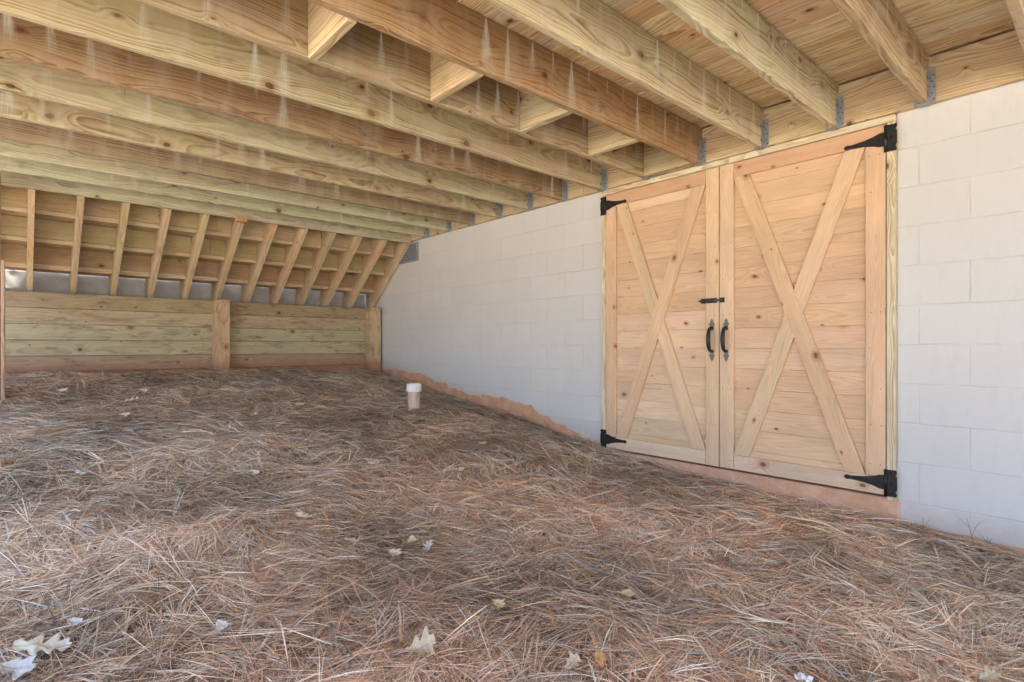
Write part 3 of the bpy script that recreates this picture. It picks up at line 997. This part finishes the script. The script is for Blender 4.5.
# ------------------------------------------------------------------ pine straw
def build_straw():
    def gen(n, xr, yr, wmul, hmul, keep=None):
        x = rng.uniform(*xr, n); y = rng.uniform(*yr, n)
        if keep is not None:
            k = keep(x, y)
            x, y = x[k], y[k]
        n = len(x)
        flow = vnoise(x * .9 + 3, y * .9 + 8, 21) * 7 + (vnoise(x * 2.4 + 1, y * 2.4, 22) - .5) * 4.0
        spread = .8 + 1.5 * vnoise(x * 1.9 + 50, y * 1.9, 23)
        th = np.where(rng.random(n) < .45, rng.uniform(0, 2 * np.pi, n), flow + rng.normal(0, 1, n) * spread)
        Ln = np.clip(rng.normal(.155, .05, n), .03, .26)
        cv = rng.normal(0, .3, n) * np.where(rng.random(n) < .1, 5.0, 1.0)
        h0 = rng.random(n) ** 1.5 * .024 * hmul + vnoise(x * 4 + 5, y * 4 + 2, 24) * .010
        pit = rng.normal(0.01, .09, n)
        pit = np.where(rng.random(n) < .012, rng.uniform(.12, .4, n), pit)
        arch = rng.normal(.03, .05, n)
        # colours
        pal = np.array([[.65, .475, .315], [.73, .57, .40], [.53, .335, .215], [.78, .66, .485], [.69, .61, .51], [.67, .42, .255], [.23, .145, .095]])
        zred = vnoise(x * .8 + 9, y * .8 + 3, 31)
        zgrey = np.clip(vnoise(x * 1.1 + 70, y * 1.1, 32) * 1.2 - .45 + np.clip((.9 - y) * .22, 0, .35) + np.clip((x + 1.4) * .25, 0, .3), 0, 1)  # greyer toward the open foreground: weathering plus skylight tint put into the colour
        u = rng.random(n)
        idx = np.where(u < .28, 0, np.where(u < .50, 1, np.where(u < .66, 2, np.where(u < .78, 3, np.where(u < .86, 4, np.where(u < .93, 5, 6))))))
        sw = rng.random(n)
        idx = np.where(sw < zgrey * .7, np.where(rng.random(n) < .55, 4, 3), idx)
        idx = np.where((sw > .7) & (zred > .55), 5, idx)
        depth_shade = np.clip(h0 / (.017 * hmul) + .17, .38, 1.15)   # shade between needles put into the colour, darker with depth
        col = depth_shade[:, None] * pal[idx] * rng.uniform(.62, 1.2, (n, 1)) * (1.10 - .22 * np.clip((np.hypot(x, y) - 2.0) / 3.0, 0, 1))[:, None] * (.76 + .42 * np.clip(vnoise(x * 2.3 + 11, y * 2.3 + 5, 41) * 1.6 - .3, 0, 1))[:, None] * rng.uniform(.96, 1.04, (n, 3))  # also dimmed with distance, weaker light at the back put into the colour
        V, F, C = [], [], []
        base = 0
        out = []
        for kk in range(3):
            sel = rng.random(n) < (1.0, .8, .55)[kk]
            xx, yy, t0 = x[sel], y[sel], th[sel] + rng.normal(0, .10, sel.sum())
            m = len(xx)
            L = Ln[sel] * rng.uniform(.85, 1.1, m)
            c = cv[sel] + rng.normal(0, .25, m)
            w = np.where(rng.random(m) < .7, rng.uniform(.0006, .0010, m), rng.uniform(.0010, .0014, m)) * wmul
            S_ = 4
            px, py = np.zeros((m, S_)), np.zeros((m, S_))
            px[:, 0], py[:, 0] = xx, yy
            dirs = np.zeros((m, S_))
            dirs[:, 0] = t0
            for s in range(1, S_):
                a = t0 + c * L * (s - .5) / (S_ - 1)
                px[:, s] = px[:, s - 1] + np.cos(a) * L / (S_ - 1)
                py[:, s] = py[:, s - 1] + np.sin(a) * L / (S_ - 1)
                dirs[:, s] = t0 + c * L * s / (S_ - 1)
            py = np.minimum(py, WALL_Y - .015)
            px = np.maximum(px, RW_X + .004)
            q = np.linspace(0, 1, S_)[None, :]
            z = gh(px, py) + h0[sel][:, None] + L[:, None] * (pit[sel][:, None] * q + arch[sel][:, None] * q * (1 - q) * 2) + rng.normal(0, .003, (m, 1))
            z = np.maximum(z, gh(px, py) + .001)
            for lx, ly_, lz, lr in LEAVES:          # leaves lie on top and press the needles down
                hit = (np.abs(px - lx) < lr) & (np.abs(py - ly_) < lr)
                if hit.any(): z[hit] = np.minimum(z[hit], lz)
            taper = np.array([.7, 1.0, 1.0, .35])[None, :]
            roll = rng.uniform(-1.1, 1.1, m)[:, None]
            sx, sy = -np.sin(dirs), np.cos(dirs)
            ww = w[:, None] * taper
            A = np.stack([px + sx * ww * np.cos(roll), py + sy * ww * np.cos(roll), z + ww * np.sin(roll)], -1)
            B = np.stack([px - sx * ww * np.cos(roll), py - sy * ww * np.cos(roll), z - ww * np.sin(roll)], -1)
            vv = np.stack([A, B], 2).reshape(m, S_ * 2, 3)
            tip = np.array([.8, .95, 1.02, 1.12])[None, :, None]
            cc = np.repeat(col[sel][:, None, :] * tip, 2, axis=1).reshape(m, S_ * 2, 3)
            out.append((vv, cc))
        return out
    parts = []
    dist = lambda x, y: np.hypot(x, y)
    near = lambda x, y: (dist(x, y) < 3.1) & (y > -.7)
    mid = lambda x, y: (dist(x, y) >= 3.0) & (dist(x, y) < 4.8) & (y > -.6)
    far = lambda x, y: (dist(x, y) >= 4.7)
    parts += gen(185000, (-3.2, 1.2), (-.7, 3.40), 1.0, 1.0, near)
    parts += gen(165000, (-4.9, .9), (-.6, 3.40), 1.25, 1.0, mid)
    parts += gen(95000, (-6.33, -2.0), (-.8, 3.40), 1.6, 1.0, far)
    parts += gen(5200, (-6.3, .6), (3.24, 3.41), 1.3, 2.6)
    parts += gen(9000, (-6.3, 2.4), (-1.5, -.5), 1.8, 1.0)
    parts += gen(6000, (.8, 2.4), (-.6, 3.40), 1.8, 1.0)
    vv = np.concatenate([p[0] for p in parts]); cc = np.concatenate([p[1] for p in parts])
    n, k, _ = vv.shape
    nv, nf = n * k, n * (k // 2 - 1)
    me = bpy.data.meshes.new('pine_straw')
    me.vertices.add(nv)
    me.vertices.foreach_set('co', vv.astype(np.float32).ravel())
    b = (np.arange(n) * k)[:, None]
    s = np.arange(k // 2 - 1)[None, :] * 2
    f = np.stack([b + s, b + s + 1, b + s + 3, b + s + 2], -1).reshape(-1)
    me.loops.add(nf * 4)
    me.loops.foreach_set('vertex_index', f.astype(np.int32))
    me.polygons.add(nf)
    me.polygons.foreach_set('loop_start', (np.arange(nf) * 4).astype(np.int32))
    me.polygons.foreach_set('use_smooth', np.ones(nf, dtype=bool))
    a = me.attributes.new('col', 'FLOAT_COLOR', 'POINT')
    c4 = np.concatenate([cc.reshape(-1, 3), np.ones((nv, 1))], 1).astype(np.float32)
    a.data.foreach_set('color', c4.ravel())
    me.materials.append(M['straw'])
    me.update(calc_edges=True)
    o = bpy.data.objects.new('pine_straw', me)
    COL.objects.link(o)
    tag(o, 'brown fallen pine needles covering the soil under the deck', 'pine straw', kind='stuff')

LEAVES = []
# ------------------------------------------------------------------ dry leaves
def leaf(px, py, size, tint0, label, lobes=3, curl=.5, rot=None, narrow=.5, lift=.04):
    lift = min(lift, .06)
    p = on_ground(px, py, lift)
    LEAVES.append((p.x, p.y, float(gh(p.x, p.y)) + lift - .016, size * .62))
    tint = (tint0[0] * .98, tint0[1] * .90, tint0[2] * .76)
    rr = random.Random(int(px * 7 + py))
    rot = rr.uniform(0, 6.28) if rot is None else rot
    n, k = 44, 9
    vs_, fs, wc = [], [], []
    ph = rr.uniform(0, 6)
    sd_ = int(rr.uniform(0, 999))
    nl = lobes + 1 if lobes else 0
    for i in range(n):
        t = i / (n - 1)
        env = (math.sin(math.pi * min(1, t * .97 + .03)) ** .75) * (.72 + .5 * t)
        for j in range(k):
            v = (j / (k - 1) - .5) * 2
            sg = 1 if v > 0 else -1
            lob = 1 + (.42 * math.sin(t * nl * 2 * math.pi + ph + sg * .5) if nl else .06 * math.sin(t * 19 + ph))
            lob += (float(vnoise([t * 9 + sg * 3], [sd_ * .37], 6)[0]) - .5) * .35
            hw = size * narrow * .5 * env * max(.2, lob) + .0006
            x = (t - .5) * size + abs(v) * hw * .35
            y = v * hw
            z = curl * (abs(v) ** 1.6 * hw * .7 + ((t - .45) ** 2) * size * .7) + math.sin(t * 6 + v * 1.6 + ph) * size * .04 + (float(vnoise([t * 5], [v * 2 + sd_], 7)[0]) - .5) * size * .10
            vs_.append((x, y, z)); wc.append((x, y, rr.random() * .001))
    for i in range(n - 1):
        for j in range(k - 1):
            a = i * k + j
            fs.append((a, a + k, a + k + 1, a + 1))
    b = len(vs_)
    # stalk
    for i in range(4):
        x = -.5 * size - size * .1 * i
        for s in (-1, 1):
            vs_.append((x, s * .0009, curl * .2 * size + .001 * i)); wc.append((x, 0, 0))
    for i in range(3):
        a = b + 2 * i
        fs.append((a, a + 1, a + 3, a + 2))
    to_cam = Vector((-p.x, -p.y, 0)).normalized()
    mt = Matrix.Rotation(R(20), 4, Vector((0, 0, 1)).cross(to_cam)) @ Matrix.Rotation(rot, 4, 'Z') @ Matrix.Rotation(rr.uniform(-.14, .14), 4, 'X') @ Matrix.Rotation(rr.uniform(-.12, .12), 4, 'Y')
    mb = MB()
    size *= 1.12
    base = Vector((p.x, p.y, float(gh(p.x, p.y)) + lift))
    mb.add([base + mt @ Vector(q) for q in vs_], fs, wc, tint, 0, True)
    o = mb.build('dry_leaf', M['leaf'], loc=tuple(base))
    md = o.modifiers.new('thickness', 'SOLIDIFY'); md.thickness = .0008
    tag(o, label, 'leaf', 'dry leaves on the pine straw')
    return o
PALE, TANL, ORG, GREY = (.58, .55, .49), (.55, .41, .27), (.62, .33, .14), (.52, .52, .52)
leaf(42, 648, .135, (.66, .66, .62), 'large bleached curled oak leaf in the left foreground corner', 3, .35, 1.2, .5, .062)
leaf(14, 668, .10, (.60, .63, .68), 'grey torn leaf scrap beside the large bleached leaf at the left corner', 2, .3, .9, .6, .06)
leaf(221, 625, .045, (.62, .63, .66), 'small flat whitish leaf piece in the left foreground', 0, .2, .3, .8, .062)
leaf(421, 648, .085, (.60, .50, .39), 'curled pale tan leaf nearest the bottom centre', 2, .8, 1.2, .75, .062)
leaf(498, 604, .045, (.62, .50, .30), 'small yellowish leaf below the reddish patch of straw', 2, .5, .2, .7, .062)
leaf(572, 664, .055, (.58, .48, .37), 'dull tan leaf beside the orange leaf at the bottom edge', 2, .5, 1.6, .7, .062)
leaf(600, 661, .05, ORG, 'bright orange brown leaf at the bottom edge', 0, .4, 2.5, .55, .048)
leaf(627, 594, .06, (.56, .42, .27), 'flat tan leaf lying alone right of centre', 0, .3, .6, .42, .062)
leaf(393, 554, .06, (.62, .53, .42), 'cream leaf, lowest of the three leaves together near the centre', 2, .7, .4, .7, .062)
leaf(411, 541, .045, (.62, .52, .40), 'rounded tan leaf, uppermost of the three leaves together near the centre', 0, .6, 1.9, .8, .062)
leaf(428, 548, .065, (.56, .56, .56), 'grey upturned leaf, rightmost of the three leaves together near the centre', 2, .9, 2.3, .5, .062)
leaf(304, 516, .085, (.58, .49, .38), 'long narrow tan leaf left of the three grouped leaves', 0, .5, .75, .28, .062)
leaf(350, 540, .05, (.55, .49, .43), 'dull narrow leaf half buried left of the three grouped leaves', 0, .3, .9, .35)
leaf(374, 464, .06, (.58, .47, .36), 'pale tan leaf on the straw below the white pipe', 2, .7, 1.0, .6, .062)
leaf(254, 472, .065, (.66, .65, .62), 'whitish leaf, rightmost of the pair left of centre', 0, .4, .5, .5, .062)
leaf(236, 472, .05, (.56, .46, .36), 'brownish leaf, leftmost of the pair left of centre', 2, .5, .3, .6, .03)
leaf(80, 473, .05, (.66, .67, .70), 'small white leaf alone on the grey straw at the left', 0, .2, .6, .6, .062)
leaf(61, 391, .095, (.64, .65, .68), 'whitish leaf before the retaining wall, leftmost of the row', 2, .6, .5, .6, .08)
leaf(132, 401, .09, (.60, .52, .44), 'pale leaf before the retaining wall, second of the row from the left', 2, .8, 1.4, .6, .08)
leaf(143, 391, .085, (.62, .52, .42), 'tan leaf before the retaining wall, right of a similar pale leaf', 2, .5, .6, .6, .08)
leaf(215, 397, .07, (.55, .43, .33), 'small brown leaf below the middle post of the retaining wall', 2, .5, .2, .6, .08)
leaf(124, 415, .07, (.60, .50, .42), 'faded leaf lying left between the wall and the grey straw', 2, .5, 1.1, .6, .08)
leaf(482, 443, .07, (.62, .50, .36), 'light leaf on the slope right of the white pipe', 0, .4, .3, .5, .062)
leaf(556, 480, .05, (.60, .50, .38), 'small light leaf on the slope below the left door hinge', 0, .4, .9, .45, .062)
leaf(616, 482, .04, (.56, .46, .34), 'tiny tan leaf on the slope under the left door', 0, .4, .9, .5, .062)
leaf(300, 405, .075, (.58, .46, .35), 'tan leaf lying well left of the white pipe on the far straw', 2, .6, 1.0, .6, .08)
leaf(275, 404, .06, (.50, .40, .31), 'small brown leaf left of the tan leaf on the far straw', 2, .5, .3, .6, .08)
leaf(254, 415, .07, (.62, .50, .37), 'pale leaf on the far straw below the middle wall post and to its right', 2, .5, 2.0, .55, .08)
leaf(460, 470, .05, (.62, .52, .40), 'small cream leaf midway between the white pipe and the grouped leaves', 0, .5, 1.3, .5, .062)
leaf(505, 478, .045, (.55, .44, .33), 'small brown leaf lying right of the cream leaf on the middle slope', 2, .5, .6, .6, .062)
leaf(74, 623, .05, (.56, .56, .58), 'small grey leaf scrap just above the large bleached leaf', 0, .6, .6, .6, .062)
leaf(270, 450, .05, (.58, .47, .36), 'thin tan leaf above the pair left of centre', 0, .5, .5, .4, .07)
leaf(675, 560, .05, (.60, .49, .36), 'thin pale leaf on the straw below the right door', 0, .5, 1.1, .4, .062)
leaf(988, 678, .06, (.58, .50, .38), 'tan leaf in the bottom right corner', 2, .5, .8, .6, .062)

def scrap():
    p = on_ground(804, 676, .045)
    LEAVES.append((p.x, p.y, float(gh(p.x, p.y)) + .028, .03))
    n = 9
    vs_, fs = [], []
    for i in range(n):
        for j in range(n):
            u, v = (i / (n - 1) - .5) * .04, (j / (n - 1) - .5) * .032
            vs_.append((p.x + u, p.y + v, float(gh(p.x, p.y)) + .04 + (vnoise([i * .7], [j * .7], 5)[0] - .5) * .018))
    for i in range(n - 1):
        for j in range(n - 1):
            a = i * n + j
            fs.append((a, a + n, a + n + 1, a + 1))
    mb = MB(); mb.add(vs_, fs)
    o = mb.build('paper_scrap', M['paper'], loc=tuple(vs_[0]))
    md = o.modifiers.new('thickness', 'SOLIDIFY'); md.thickness = .0006
    tag(o, 'crumpled scrap of white paper at the bottom edge of the straw', 'paper')
scrap()

# ------------------------------------------------------------------ bare twigs against the wall
def twig(x, y, h, label, seed, lean=.2):
    rr = random.Random(seed)
    z = float(gh(x, y))
    mb = MB()
    def branch(p, d, L, r, depth):
        pts, rad = [p], [r]
        for i in range(5):
            d = (d + Vector((rr.uniform(-.18, .18), rr.uniform(-.1, .1), rr.uniform(-.05, .12)))).normalized()
            p = p + d * L / 5
            p.y = min(p.y, WALL_Y - .006)
            pts.append(p.copy()); rad.append(r * (1 - .13 * (i + 1)))
            if depth < 2 and i in (1, 2, 3) and rr.random() < .75:
                s = rr.choice((-1, 1))
                branch(p.copy(), (d + Vector((s * rr.uniform(.5, 1), rr.uniform(-.4, .1), .1))).normalized(), L * .42, r * .6, depth + 1)
        tube(mb, pts, rad, 5, tint=(.2, .2, .2))
    branch(Vector((x, y, z - .02)), Vector((rr.uniform(-lean, lean), -.1, 1)).normalized(), h, .0017, 0)
    o = mb.build('weed_stalk', M['stalk'], loc=(x, y, z))
    tag(o, label, 'weed', 'bare weed stalks by the block wall')
M['stalk'] = plain('dry_stalk', (.12, .125, .10), .8, 0, 60, .3)
twig(-.47, 3.33, .21, 'dark bare weed stalk beside the block wall at the right edge', 3, .15)
twig(-.42, 3.35, .13, 'short bare weed stalk at the very right edge by the wall', 8, .3)
twig(-.70, 3.34, .16, 'thin leaning weed stalk by the wall just right of the doors', 5, .9)
twig(-4.78, 3.36, .17, 'reddish thin weed stalk by the wall behind the white pipe', 9, .3)

build_straw()
